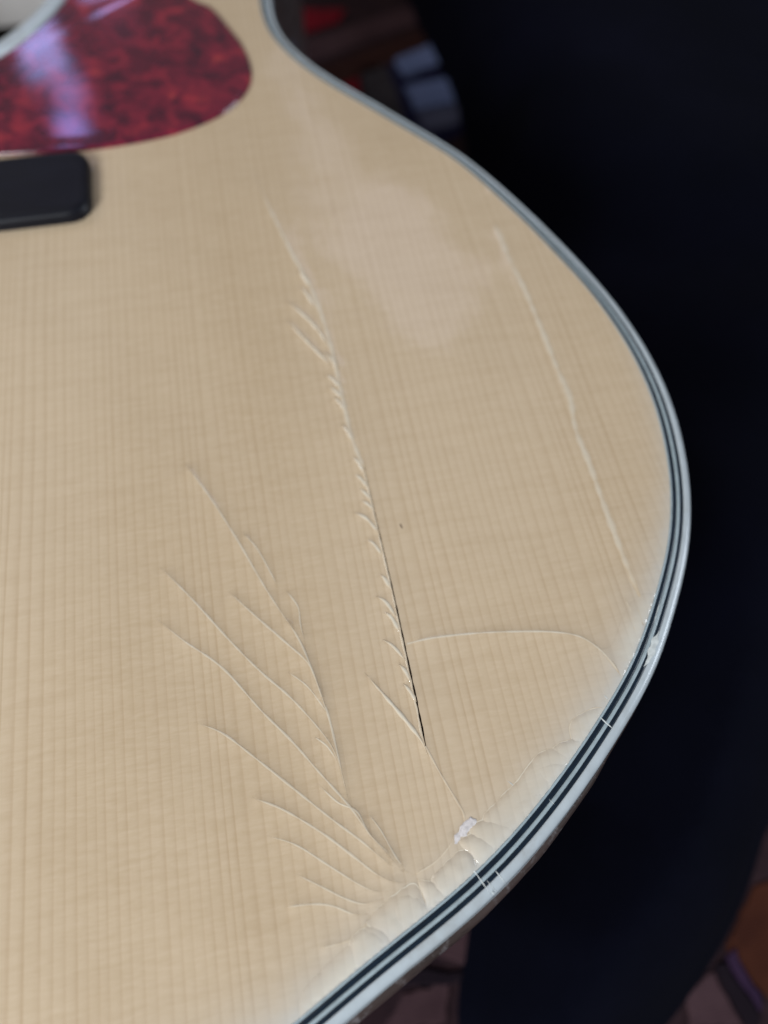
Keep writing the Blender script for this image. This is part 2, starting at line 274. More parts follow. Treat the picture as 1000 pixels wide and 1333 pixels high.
def torn_wood():
    m, nt, p = new_mat('split_wood')
    n1 = noise(nt, coords(nt, 3000, 200, 900), 1.0, 3, 0.6)
    nt.links.new(ramp(nt, n1, [(0.3, (0.035, 0.018, 0.010)), (0.7, (0.09, 0.05, 0.03))]), p.inputs['Base Color'])
    p.inputs['Roughness'].default_value = 0.9
    return m

def navy_cloth():
    m, nt, p = new_mat('navy_cloth')
    v = coords(nt)
    n1 = noise(nt, v, 14, 4, 0.6)
    c = ramp(nt, n1, [(0.3, (0.0008, 0.0011, 0.0034)), (0.7, (0.0024, 0.0028, 0.0088))])
    n2 = noise(nt, v, 1500, 3, 0.7)
    c = mix(nt, mth(nt, 'MULTIPLY', n2, 0.5), c, (0.0028, 0.0032, 0.0075))
    nt.links.new(c, p.inputs['Base Color'])
    p.inputs['Roughness'].default_value = 1.0
    p.inputs['Specular IOR Level'].default_value = 0.05
    bump(nt, n2, 0.0004, 0.5, p.inputs['Normal'])
    return m

def wool(name, a, b):
    m, nt, p = new_mat(name)
    v = coords(nt)
    n1 = noise(nt, v, 90, 4, 0.65)
    c = ramp(nt, n1, [(0.3, a), (0.7, b)])
    wv = N(nt, 'ShaderNodeTexWave', wave_type='BANDS', bands_direction='Y')
    wv.inputs['Scale'].default_value = 420
    wv.inputs['Distortion'].default_value = 2.0
    nt.links.new(v, wv.inputs['Vector'])
    c = mix(nt, mth(nt, 'MULTIPLY', wv.outputs['Fac'], 0.2), c, tuple(x * 0.5 for x in a))
    nt.links.new(c, p.inputs['Base Color'])
    p.inputs['Roughness'].default_value = 0.95
    p.inputs['Specular IOR Level'].default_value = 0.1
    bump(nt, wv.outputs['Fac'], 0.0004, 0.5, p.inputs['Normal'])
    return m

def floorboards():
    m, nt, p = new_mat('floor_wood')
    n1 = noise(nt, coords(nt, 20, 1.5, 1), 1.0, 5, 0.6)
    nt.links.new(ramp(nt, n1, [(0.3, (0.10, 0.05, 0.03)), (0.7, (0.17, 0.09, 0.05))]), p.inputs['Base Color'])
    p.inputs['Roughness'].default_value = 0.5
    return m

SPRUCE = spruce_material()
CREAM = plastic('binding_cream', (0.42, 0.475, 0.52), 0.22, 0.08, 260, (0.30, 0.31, 0.31))
PURFLE = plastic('purfling_cream', (0.30, 0.37, 0.41), 0.3, 0.10, 700, (0.20, 0.25, 0.28))
BLACK = plastic('purfling_black', (0.004, 0.012, 0.024), 0.28, 0.3, 500)
TORT = tortoiseshell()
EBONY = ebony()
SIDE = dark_wood()
INNER = inner_wood()
SPLIT = torn_wood()
NAVY = navy_cloth()
PAPER = plastic('label_paper', (0.66, 0.63, 0.62), 0.8, 0.05, 60)
GLINT = plastic('glint_paint', (0.60, 0.57, 0.58), 0.35, 0.25, 1600)
SCUFF = plastic('scuffed_plastic', (0.52, 0.56, 0.57), 0.5, 0.2, 1500)
BONE = plastic('bone', (0.60, 0.56, 0.45), 0.35, 0.05)
STEEL = plastic('steel', (0.5, 0.5, 0.5), 0.3, 0.05)
FLOOR = floorboards()

# ------------------------------------------------------------------ object helpers
def link_mesh(name, verts, faces, mat, parent=None, smooth=True, attr=None):
    me = bpy.data.meshes.new(name)
    me.from_pydata([tuple(v) for v in verts], [], faces)
    me.validate()
    me.materials.append(mat)
    if smooth:
        me.polygons.foreach_set('use_smooth', [True] * len(me.polygons))
    if attr is not None:
        for key, vals in (attr if isinstance(attr, dict) else {'lift': attr}).items():
            a = me.attributes.new(key, 'FLOAT', 'POINT')
            a.data.foreach_set('value', vals)
    me.update()
    o = bpy.data.objects.new(name, me)
    C.objects.link(o)
    if parent is not None:
        o.parent = parent
        o.location = -Vector(parent['base'])
    return o

def thing(name, label, cat, base=(0, 0, 0)):
    o = bpy.data.objects.new(name, None)
    C.objects.link(o)
    o.empty_display_size = 0.02
    o.location = base
    o['base'] = base
    o['label'] = label
    o['category'] = cat
    return o

def catmull(P, closed=False, step=0.001):
    P = [Vector(p) for p in P]
    n = len(P)
    out = []
    segs = n if closed else n - 1
    for i in range(segs):
        if closed:
            p0, p1, p2, p3 = P[i - 1], P[i], P[(i + 1) % n], P[(i + 2) % n]
        else:
            p1, p2 = P[i], P[i + 1]
            p0 = P[i - 1] if i > 0 else p1 * 2 - p2
            p3 = P[i + 2] if i + 2 < n else p2 * 2 - p1
        k = max(1, int(round((p2 - p1).length / step)))
        for j in range(k):
            t = j / k
            out.append(0.5 * ((2 * p1) + (p2 - p0) * t + (2 * p0 - 5 * p1 + 4 * p2 - p3) * t * t
                              + (3 * p1 - p0 - 3 * p2 + p3) * t ** 3))
    if not closed:
        out.append(P[-1])
    return out

def resample(P, step, closed=False):
    Q = P + [P[0]] if closed else P
    L = [0]
    for a, b in zip(Q, Q[1:]):
        L.append(L[-1] + (b - a).length)
    n = max(2, int(round(L[-1] / step)))
    out, j = [], 0
    for i in range(n if closed else n + 1):
        s = L[-1] * i / n
        while j < len(L) - 2 and L[j + 1] < s:
            j += 1
        t = (s - L[j]) / max(1e-12, L[j + 1] - L[j])
        out.append(Q[j].lerp(Q[j + 1], min(1, max(0, t))))
    return out

def smooth_loop(P, it):
    n = len(P)
    for _ in range(it):
        P = [(P[i - 1] + P[i] * 2 + P[(i + 1) % n]) / 4 for i in range(n)]
    return P

def loop_normals(P, closed=True):
    n = len(P)
    out = []
    for i in range(n):
        a = P[i - 1] if (closed or i > 0) else P[i]
        b = P[(i + 1) % n] if (closed or i < n - 1) else P[i]
        t = (b - a).normalized()
        out.append(Vector((t.y, -t.x)))
    return out

def inside(p, poly):
    x, y = p[0], p[1]
    c = False
    j = len(poly) - 1
    for i in range(len(poly)):
        xi, yi = poly[i][0], poly[i][1]
        xj, yj = poly[j][0], poly[j][1]
        if (yi > y) != (yj > y) and x < (xj - xi) * (y - yi) / (yj - yi) + xi:
            c = not c
        j = i
    return c

def dist_poly(p, poly, closed=True):
    best = 1e9
    n = len(poly)
    px, py = p[0], p[1]
    for i in range(n if closed else n - 1):
        ax, ay = poly[i][0], poly[i][1]
        bx, by = poly[(i + 1) % n][0], poly[(i + 1) % n][1]
        dx, dy = bx - ax, by - ay
        t = ((px - ax) * dx + (py - ay) * dy) / (dx * dx + dy * dy + 1e-18)
        t = 0 if t < 0 else 1 if t > 1 else t
        d = (px - ax - t * dx) ** 2 + (py - ay - t * dy) ** 2
        if d < best:
            best = d
    return math.sqrt(best)

def sstep(a, b, x):
    t = min(1, max(0, (x - a) / (b - a)))
    return t * t * (3 - 2 * t)

def fill(loops, inner_pts):
    """triangulate an outline (first loop) with holes (other loops) and free inner points"""
    vs, edges = [], []
    for lp in loops:
        s = len(vs)
        vs += [Vector((p[0], p[1])) for p in lp]
        edges += [(s + i, s + (i + 1) % len(lp)) for i in range(len(lp))]
    vs += [Vector((p[0], p[1])) for p in inner_pts]
    ov, oe, of, _, _, _ = delaunay_2d_cdt(vs, edges, [], 1, 1e-7)
    faces = []
    for f in of:
        c = (ov[f[0]] + ov[f[1]] + ov[f[2]]) / 3
        if all(not inside(c, h) for h in loops[1:]):
            faces.append(list(f))
    return ov, faces

# ------------------------------------------------------------------ soundboard surface
MAIN = D['main_upper'][:-1] + D['gap'] + D['main_low'][1:]
MAIN_V = resample(catmull(MAIN, step=0.002), 0.004)

def main_x(y):
    for a, b in zip(MAIN_V, MAIN_V[1:]):
        if a.y >= y >= b.y:
            t = (a.y - y) / max(1e-9, a.y - b.y)
            return a.x + (b.x - a.x) * t
    return None

def board_z(x, y):
    z = 0.00012 * math.sin(62 * x + 31 * y + 0.6) + 0.00009 * math.sin(105 * y - 44 * x + 2.0) \
        + 0.00004 * math.sin(190 * x + 120 * y) + 0.000022 * math.sin(330 * x - 150 * y + 1.3 * math.sin(80 * y)) + 0.000012 * math.sin(410 * y + 260 * x)
    mx = main_x(y)
    if mx is not None:
        s = x - mx
        fade = sstep(MAIN_V[0].y, MAIN_V[0].y - 0.02, y) * sstep(MAIN_V[-1].y, MAIN_V[-1].y + 0.02, y)
        if s > 0:
            z -= 0.00012 * fade * (math.exp(-s / 0.014) - math.exp(-s / 0.003))
        else:
            z += 0.0
    return z

# every crack in the finish stands up as a sharp-crested swelling:
# (path, height, width towards the neck side, width towards the tail side, taper at start, taper at end)
def path_len(P):
    return sum((Vector(a) - Vector(b)).length for a, b in zip(P, P[1:]))
CREST = []
for P in D['fan']:
    L_ = path_len(P)
    if L_ > 0.02:
        CREST.append((P, 0.00029, 0.0012, 0.0026, 0.06, 0.12))
    elif L_ > 0.008:
        CREST.append((P, 0.00018, 0.0009, 0.0015, 0.12, 0.15))
    else:
        CREST.append((P, 0.00010, 0.0006, 0.0010, 0.2, 0.2))
for P in D['feathers']:
    L_ = path_len(P)
    CREST.append((P, 0.00018 if L_ < 0.008 else 0.00024, 0.0006, 0.0011, 0.15, 0.12))
CREST.append((D['main_upper'], 0.00011, 0.0030, 0.0013, 0.2, 0.0))
CREST.append((D['gap'], 0.00017, 0.0026, 0.0010, 0.0, 0.0))
CREST.append((D['main_low'], 0.00012, 0.0007, 0.0014, 0.0, 0.15))
CREST.append((D['side'], 0.00012, 0.0030, 0.0016, 0.03, 0.1))

def crest_table():
    T_ = []
    for P, h, wn, wt, t0, t1 in CREST:
        Q = resample(catmull(P, step=0.0005), 0.0005)
        nn = loop_normals(Q, False)
        sg = 1 if sum(q.x * 0.7 + q.y * 0.7 for q in nn) > 0 else -1
        a = np.array([(p.x, p.y) for p in Q])
        n = np.array([(q.x * sg, q.y * sg) for q in nn])
        t = np.linspace(0, 1, len(Q))
        sm = lambda u: np.clip(u, 0, 1) ** 2 * (3 - 2 * np.clip(u, 0, 1))
        amp = np.ones(len(Q))
        if t0: amp *= sm(t / t0)
        if t1: amp *= sm((1 - t) / t1)
        amp *= 1 + 0.12 * np.sin(t * len(Q) * 0.35 + len(T_)) + 0.08 * np.sin(t * len(Q) * 0.11 + 2 * len(T_))
        T_.append((a, n, amp * h, wn, wt))
    return T_
CREST_T = crest_table()

def relief(X, Y):
    """summed height of all crack swellings at arrays of points"""
    P = np.stack([np.asarray(X, float).ravel(), np.asarray(Y, float).ravel()], 1)
    Z = np.zeros(len(P))
    for a, n, h, wn, wt in CREST_T:
        r = 5 * wt
        lo, hi = a.min(0) - r, a.max(0) + r
        idx = np.where((P[:, 0] > lo[0]) & (P[:, 0] < hi[0]) & (P[:, 1] > lo[1]) & (P[:, 1] < hi[1]))[0]
        for c0 in range(0, len(idx), 20000):
            ii = idx[c0:c0 + 20000]
            p = P[ii]
            d2 = ((p[:, None, :] - a[None, :, :]) ** 2).sum(2)
            k = d2.argmin(1)
            # refine the distance along the local tangent, rounding off past the ends
            v = p - a[k]
            s = (v * n[k]).sum(1)
            al = np.abs(v[:, 0] * n[k][:, 1] - v[:, 1] * n[k][:, 0])
            al = np.maximum(0, al - 0.0003)
            d = np.sqrt(s * s + al * al)
            w = np.where(s > 0, wn, wt)
            q = d / w
            # sharp crest, soft foot
            f = np.exp(-q) * np.clip(1 - q / 5, 0, 1)
            Z[ii] += h[k] * f
    return Z

def surf_z(x, y):
    return board_z(x, y) + float(relief([x], [y])[0])

OUT = resample(smooth_loop(resample(catmull(D['outline'], True, 0.002), 0.003, True), 6), 0.0015, True)
NRM = loop_normals(OUT)
area = sum(a.x * b.y - b.x * a.y for a, b in zip(OUT, OUT[1:] + OUT[:1]))
if area < 0:
    OUT = OUT[::-1]
    NRM = loop_normals(OUT)     # for a counter-clockwise loop these normals point outwards

def slim(p):
    return 1.0 - 0.22 * sstep(-0.07, 0.01, p.y)

def offset(d):
    return [p - n * d * slim(p) for p, n in zip(OUT, NRM)]

def edge_z(d):
    z = -0.00016 * ((0.006 - d) / 0.006) ** 2 if d < 0.006 else 0
    if d < 0.0013:
        z -= 0.0013 - math.sqrt(max(0, 0.0013 ** 2 - (0.0013 - d) ** 2))
    return z

BASE = (0.014, 0.03, -0.11)
guitar = thing('acoustic_guitar', 'acoustic guitar lying face up, cracked pale spruce top, striped binding and red pickguard', 'guitar', BASE)

def band(name, d_out, d_in, mat, lift=0.0, steps=3, wall=0.0012):
    """one strip of the edge inlay running round the whole body"""
    ds = [d_out + (d_in - d_out) * i / steps for i in range(steps + 1)]
    rows = []
    o = offset(ds[0])
    rows.append([(p.x, p.y, edge_z(ds[0]) - wall) for p in o])
    for i, d in enumerate(ds):
        e = 0.00005 if i in (0, steps) else 0
        o = offset(d)
        rows.append([(p.x, p.y, edge_z(d) + lift - e + board_z(p.x, p.y) * min(1, d / 0.004)) for p in o])
    o = offset(ds[-1])
    rows.append([(p.x, p.y, edge_z(ds[-1]) - wall) for p in o])
    n = len(OUT)
    vs = [v for r in rows for v in r]
    fs = []
    for k in range(len(rows) - 1):
        for i in range(n):
            j = (i + 1) % n
            fs.append((k * n + i, k * n + j, (k + 1) * n + j, (k + 1) * n + i))
    return link_mesh(name, vs, fs, mat, guitar)

D_BOARD = 0.0040
# soundhole and its ring
HC = Vector((0.014, 0.0))
RC, RO, RI = Vector((0.014, 0.0985)), 0.0632, 0.0590
def circle(c, r, n=120):
    return [Vector((c.x + r * math.cos(2 * math.pi * i / n), c.y + r * math.sin(2 * math.pi * i / n))) for i in range(n)]

# the open split, as a narrow lens-shaped gap through the lacquer and the wood
gap = resample(catmull(D['gap'], step=0.001), 0.0008)
gn = loop_normals(gap, False)
def gap_w(i):
    t = i / (len(gap) - 1)
    w = 0.00005 + 0.00012 * sstep(0.0, 0.95, t) * (1 - sstep(0.955, 1.0, t))
    return w * (0.8 + 0.35 * math.sin(i * 1.7) * math.sin(i * 0.61))
gl = [p + q * gap_w(i) for i, (p, q) in enumerate(zip(gap, gn))]
gr = [p - q * gap_w(i) for i, (p, q) in enumerate(zip(gap, gn))]
gap_loop = gl + gr[::-1]

board_edge = offset(D_BOARD)
pts_in = []
bx0, bx1, by0, by1 = -0.16, 0.19, -0.18, 0.25
def near(x, y):
    return 0.03 < x < 0.185 and -0.18 < y < 0.085
g = 0.0016
i = 0
yy = by0
while yy < by1:
    xx = bx0
    while xx < bx1:
        jx, jy = xx + random.uniform(-.2, .2) * g, yy + random.uniform(-.2, .2) * g
        coarse = (round((xx - bx0) / g) % 6 == 0 and round((yy - by0) / g) % 6 == 0)
        if near(xx, yy) or coarse:
            if inside((jx, jy), board_edge) and (Vector((jx, jy)) - RC).length > RI + 0.001:
                pts_in.append((jx, jy))
        xx += g
    yy += g
edge_thin = board_edge
crest_pts = []
for a_, n_, h_, wn_, wt_ in CREST_T:
    for k_ in range(len(a_)):
        for d_ in ((-0.0020, -0.0012, -0.0007, -0.0003, 0.0, 0.00022, 0.0005, 0.0009, 0.0015) if k_ % 2 == 0 or h_[k_] > 0.00003 else (0.0,)):
            crest_pts.append((a_[k_][0] + n_[k_][0] * d_, a_[k_][1] + n_[k_][1] * d_))
# thin out points that fall too close together
cell, seen, cp_ = 0.00022, set(), []
for q in crest_pts:
    key = (int(q[0] / cell), int(q[1] / cell))
    if key not in seen and inside(q, board_edge[::3]):
        seen.add(key)
        cp_.append(q)
big = set()
for q in cp_:
    big.add((int(q[0] / 0.0008), int(q[1] / 0.0008)))
pts_in = [q for q in pts_in if (int(q[0] / 0.0008), int(q[1] / 0.0008)) not in big]
pts_in += [q for q in cp_ if dist_poly(q, board_edge, True) > 0.0003] if False else cp_
pts_in = [p for p in pts_in if not (0.09 < p[0] < 0.14 and -0.13 < p[1] < -0.03 and dist_poly(p, gap, False) < 0.00028)]
ov, of = fill([edge_thin, circle(RC, RI), gap_loop], pts_in)
rz_ = relief([v.x for v in ov], [v.y for v in ov])
# cool reflected sheen painted into the colour along the knocked part of the rim
rim_a = np.array([(p.x, p.y) for p in offset(0.0040) if p.x > 0.06 and p.y < -0.02])
def painted_sheen_at(X, Y):
    P = np.stack([np.asarray(X, float), np.asarray(Y, float)], 1)
    out = np.zeros(len(P))
    for c0 in range(0, len(P), 8000):
        p = P[c0:c0 + 8000]
        d = np.sqrt(((p[:, None, :] - rim_a[None]) ** 2).sum(2).min(1))
        y = p[:, 1]
        sm = lambda a, b: (lambda t: t * t * (3 - 2 * t))(np.clip((y - a) / (b - a), 0, 1))
        low = 1 - sm(-0.118, -0.085)
        out[c0:c0 + 8000] = 0.42 * np.exp(-(d / 0.0045) ** 1.3) * low + 0.30 * np.exp(-d / 0.0016) * (1 - sm(-0.085, -0.045))
    return out
sheen_vals = painted_sheen_at([v.x for v in ov], [v.y for v in ov])
link_mesh('soundboard', [(v.x, v.y, board_z(v.x, v.y) + rz_[i] + edge_z(D_BOARD)) for i, v in enumerate(ov)], of, SPRUCE, guitar, True, {'painted_sheen': sheen_vals.tolist()})

# trench under the split
tv, tf = [], []
for p, a, b in zip(gap, gl, gr):
    za = surf_z(a.x, a.y)
    zb = surf_z(b.x, b.y)
    tv += [(a.x, a.y, za - 0.00002), (p.x, p.y, za - 0.0016), (b.x, b.y, zb - 0.00002)]
for k in range(len(gap) - 1):
    for q in (0, 1):
        tf.append((k * 3 + q, k * 3 + q + 1, k * 3 + 4 + q, k * 3 + 3 + q))
link_mesh('open_split', tv, tf, SPLIT, guitar)['label'] = 'long dark split open along the grain'

band('outer_binding', 0.0, 0.00165, CREAM, 0.0, 10)
band('black_purfling', 0.00165, 0.0023, BLACK, -0.00003)
band('white_purfling', 0.0023, 0.00285, PURFLE, 0.00002)
band('black_purfling', 0.00285, 0.0036, BLACK, -0.00003)
band('inner_purfling', 0.0036, D_BOARD, PURFLE, 0.00001)

# lower wall of the binding, side and back
def skirt(name, prof, mat):
    n = len(OUT)
    vs, fs = [], []
    for fn in prof:
        for i, (p, q) in enumerate(zip(OUT, NRM)):
            d, z = fn(p, i)
            vs.append((p.x + q.x * d, p.y + q.y * d, z))
    for k in range(len(prof) - 1):
        for i in range(n):
            j = (i + 1) % n
            fs.append((k * n + i, (k + 1) * n + i, (k + 1) * n + j, k * n + j))
    return link_mesh(name, vs, fs, mat, guitar)
def bulge(p):
    return 0.0013 * sstep(-0.118, -0.148, p.y)
skirt('binding_wall', [lambda p, i: (0.0, -0.0013), lambda p, i: (0.0, -0.0024), lambda p, i: (0.0003 * sstep(-.1, -.15, p.y), -0.0032)], CREAM)
rnd = [random.uniform(-1, 1) for _ in OUT]
rnd = [(rnd[i - 1] + rnd[i] * 2 + rnd[(i + 1) % len(rnd)]) / 4 for i in range(len(rnd))]
skirt('side', [lambda p, i: (-0.0004, -0.0029),
               lambda p, i: (bulge(p) * 0.35, -0.00305 + rnd[i] * 0.0001),
               lambda p, i: (bulge(p) * 0.85 + rnd[i] * 0.00015, -0.0034),
               lambda p, i: (bulge(p) + rnd[i] * 0.0001, -0.0045),
               lambda p, i: (bulge(p) * 0.8, -0.012),
               lambda p, i: (bulge(p) * 0.5, -0.055),
               lambda p, i: (0.0, -0.108)], SIDE)
bo = offset(0.0)[::4]
ov, of = fill([bo], [])
link_mesh('back', [(v.x, v.y, -0.108) for v in ov] + [(v.x, v.y, -0.1099) for v in ov],
          of + [tuple(reversed([a + len(ov) for a in f])) for f in of], INNER, guitar, False)
# spruce edge under the soundhole, and the cream ring round it
def ring(name, c, prof, mat, n=160):
    vs, fs = [], []
    for r, z in prof:
        vs += [(c.x + r * math.cos(2 * math.pi * i / n), c.y + r * math.sin(2 * math.pi * i / n), z) for i in range(n)]
    m_ = len(prof)
    for k in range(m_ - 1):
        for i in range(n):
            j = (i + 1) % n
            fs.append((k * n + i, k * n + j, (k + 1) * n + j, (k + 1) * n + i))
    return link_mesh(name, vs, fs, mat, guitar)
ring('soundhole_ring', RC, [(RO, -0.0005), (RO, 0.0009), (RO - 0.0006, 0.0012), (RI + 0.0006, 0.0012), (RI, 0.0009), (RI, -0.0008)], CREAM)
ring('soundhole_edge', RC, [(RI, -0.0005), (RI + 0.0002, -0.0032), (RI + 0.004, -0.0032), (RI + 0.05, -0.0032)], INNER)
# label inside the body
lw, lh = 0.052, 0.045
link_mesh('paper_label', [(x, y, -0.1075) for x, y in ((RC.x - 0.03, RC.y + 0.01), (RC.x + 0.085, RC.y + 0.01), (RC.x + 0.085, RC.y + 0.11), (RC.x - 0.03, RC.y + 0.11))], [(0, 1, 2, 3)], PAPER, guitar, False)

bvs = [(x, y, z) for x in (-0.025, 0.055) for y in (0.200, 0.244) for z in (-0.074, -0.004)]
link_mesh('neck_block', bvs, [(0, 1, 3, 2), (4, 6, 7, 5), (0, 4, 5, 1), (2, 3, 7, 6), (0, 2, 6, 4), (1, 5, 7, 3)], PAPER, guitar, False)

# pickguard
pg = [Vector(p) for p in D['pickguard']]
pg_full = [Vector((0.060, 0.118)), Vector((0.078, 0.104)), Vector((0.094, 0.086))] + pg + [Vector((0.036, 0.0178)), Vector((0.022, 0.024)), Vector((0.016, 0.032))]
pgs = resample(catmull(pg_full, step=0.001), 0.0012)
# keep only what lies outside the ring
arc = []
a1 = math.atan2(pg_full[0].y - RC.y, pg_full[0].x - RC.x)
a0 = math.atan2(pg_full[-1].y - RC.y, pg_full[-1].x - RC.x)
for k in range(61):
    a = a0 + (a1 - a0) * k / 60
    arc.append(Vector((RC.x + (RO + 0.0003) * math.cos(a), RC.y + (RO + 0.0003) * math.sin(a))))
pg_loop = [p for p in pgs if (p - RC).length > RO + 0.0006] + arc
if sum(a.x * b.y - b.x * a.y for a, b in zip(pg_loop, pg_loop[1:] + pg_loop[:1])) < 0:
    pg_loop.reverse()
def slab(name, loop, prof, mat, parent, inner_step=None, zf=board_z):
    """solid plate: profile is a list of (inset, height); the last row is filled"""
    nn = loop_normals(loop)
    n = len(loop)
    vs, fs = [], []
    for d, z in prof:
        for p, q in zip(loop, nn):
            vs.append((p.x - q.x * d, p.y - q.y * d, zf(p.x, p.y) + z))
    for k in range(len(prof) - 1):
        for i in range(n):
            j = (i + 1) % n
            fs.append((k * n + i, k * n + j, (k + 1) * n + j, (k + 1) * n + i))
    fs.append(tuple(range((len(prof) - 1) * n, len(prof) * n)))
    o = link_mesh(name, vs, fs, mat, parent)
    o.data.polygons[len(fs) - 1].use_smooth = False
    return o
slab('pickguard', pg_loop, [(0, -0.0003), (0, 0.0003), (0.00025, 0.00065), (0.0007, 0.0008)], TORT, guitar, zf=lambda x, y: 0.25 * board_z(x, y))

# bridge: rectangular with rounded corners, its lower edge bevelled
br = D['bridge'] if 'bridge' in D else None
def rrect(x0, x1, y0, y1, r, n=8):
    P = []
    for cx, cy, a in ((x1 - r, y1 - r, 0), (x0 + r, y1 - r, 90), (x0 + r, y0 + r, 180), (x1 - r, y0 + r, 270)):
        for k in range(n + 1):
            t = math.radians(a + 90 * k / n)
            P.append(Vector((cx + r * math.cos(t), cy + r * math.sin(t))))
    return P
bl = resample(rrect(-0.050, 0.0775, -0.0085, 0.0115, 0.0042), 0.0012, True)
slab('bridge', bl, [(0, -0.0003), (0, 0.0016), (0.0003, 0.0023), (0.0009, 0.0026), (0.0018, 0.0027)], EBONY, guitar)
sl = resample(rrect(-0.024, 0.052, 0.0035, 0.0062, 0.0012), 0.001, True)
slab('saddle', sl, [(0, 0.003), (0, 0.0062), (0.0005, 0.0068)], BONE, guitar)
for k in range(6):
    c = Vector((0.014 + (k - 2.5) * 0.0105, -0.003))
    ring('bridge_pin', c, [(0.0026, 0.003), (0.0028, 0.0050), (0.0018, 0.0062), (0.0002, 0.0066)], BONE, 16)

# ------------------------------------------------------------------ raised cracks in the lacquer
def ridge(name, path, h, w, step=0.0005, taper=(0.2, 0.2), parent=guitar, wob=0.15, mat=SPRUCE, zf=None, base=-0.000008, pale=0.0, clip=None):
    """a narrow raised line lying on the surface"""
    P = resample(catmull(path, step=step), step)
    if clip is not None:
        P = [p for p in P if inside(p, clip)]
    if len(P) < 3:
        return None
    nn = loop_normals(P, False)
    prof = [(-1.0, 0.0), (-0.55, 0.75), (0.0, 1.0), (0.55, 0.75), (1.0, 0.0)]
    n, m_ = len(P), 5
    ph = random.uniform(0, 6)
    xy, hh, at, fs = [], [], [], []
    for i, (p, q) in enumerate(zip(P, nn)):
        t = i / (n - 1)
        k = (sstep(0, taper[0], t) if taper[0] else 1) * (1 - sstep(1 - taper[1], 1, t) if taper[1] else 1)
        k = 0.12 + 0.88 * k
        k *= 1 + wob * math.sin(ph + i * 0.9) + wob * math.sin(ph * 2 + i * 0.23)
        for u, z in prof:
            xy.append((p.x + q.x * u * w * k, p.y + q.y * u * w * k))
            hh.append(base + z * h * k)
            at.append(pale * z * min(1, k))  # bright crest of the line painted in as paler colour
    if zf is None:
        rr = relief([a[0] for a in xy], [a[1] for a in xy])
        zz = [board_z(*a) + r for a, r in zip(xy, rr)]
    else:
        zz = [zf(*a) for a in xy]
    for i in range(n - 1):
        for a in range(m_ - 1):
            fs.append((i * m_ + a, i * m_ + a + 1, (i + 1) * m_ + a + 1, (i + 1) * m_ + a))
    return link_mesh(name, [(a[0], a[1], z + b) for a, z, b in zip(xy, zz, hh)], fs, mat, parent, True, at)

clip_in = offset(0.0043)
for pth in D['fan']:
    ridge('lacquer_crack', pth, 0.000010, 0.00019 if path_len(pth) > 0.02 else 0.00014, taper=(0.0 if pth is D['fan'][17] else 0.15, 0.05 if pth is D['fan'][17] else 0.3), pale=0.7 if pth is D['fan'][17] else 0.55, clip=clip_in)
for pth in D['feathers']:
    ridge('lacquer_feather', pth, 0.00006, 0.00031, step=0.0004, taper=(0.35, 0.25), pale=0.8)
ridge('lacquer_crease', D['main_upper'], 0.00005, 0.00045, taper=(0.3, 0.02), pale=0.55)
ridge('lacquer_crack', D['main_low'], 0.00003, 0.00018, taper=(0.0, 0.1), pale=0.3)
ridge('lacquer_crease', D['side'], 0.00005, 0.00062, taper=(0.03, 0.1), wob=0.18, pale=0.5, clip=clip_in)
lipL = [p + q * (gap_w(i) + 0.00014) * (1 if q.x < 0 else -1) for i, (p, q) in enumerate(zip(gap, gn))]
ridge('split_lip', lipL, 0.00004, 0.00014, taper=(0.05, 0.05), wob=0.2, pale=0.45)

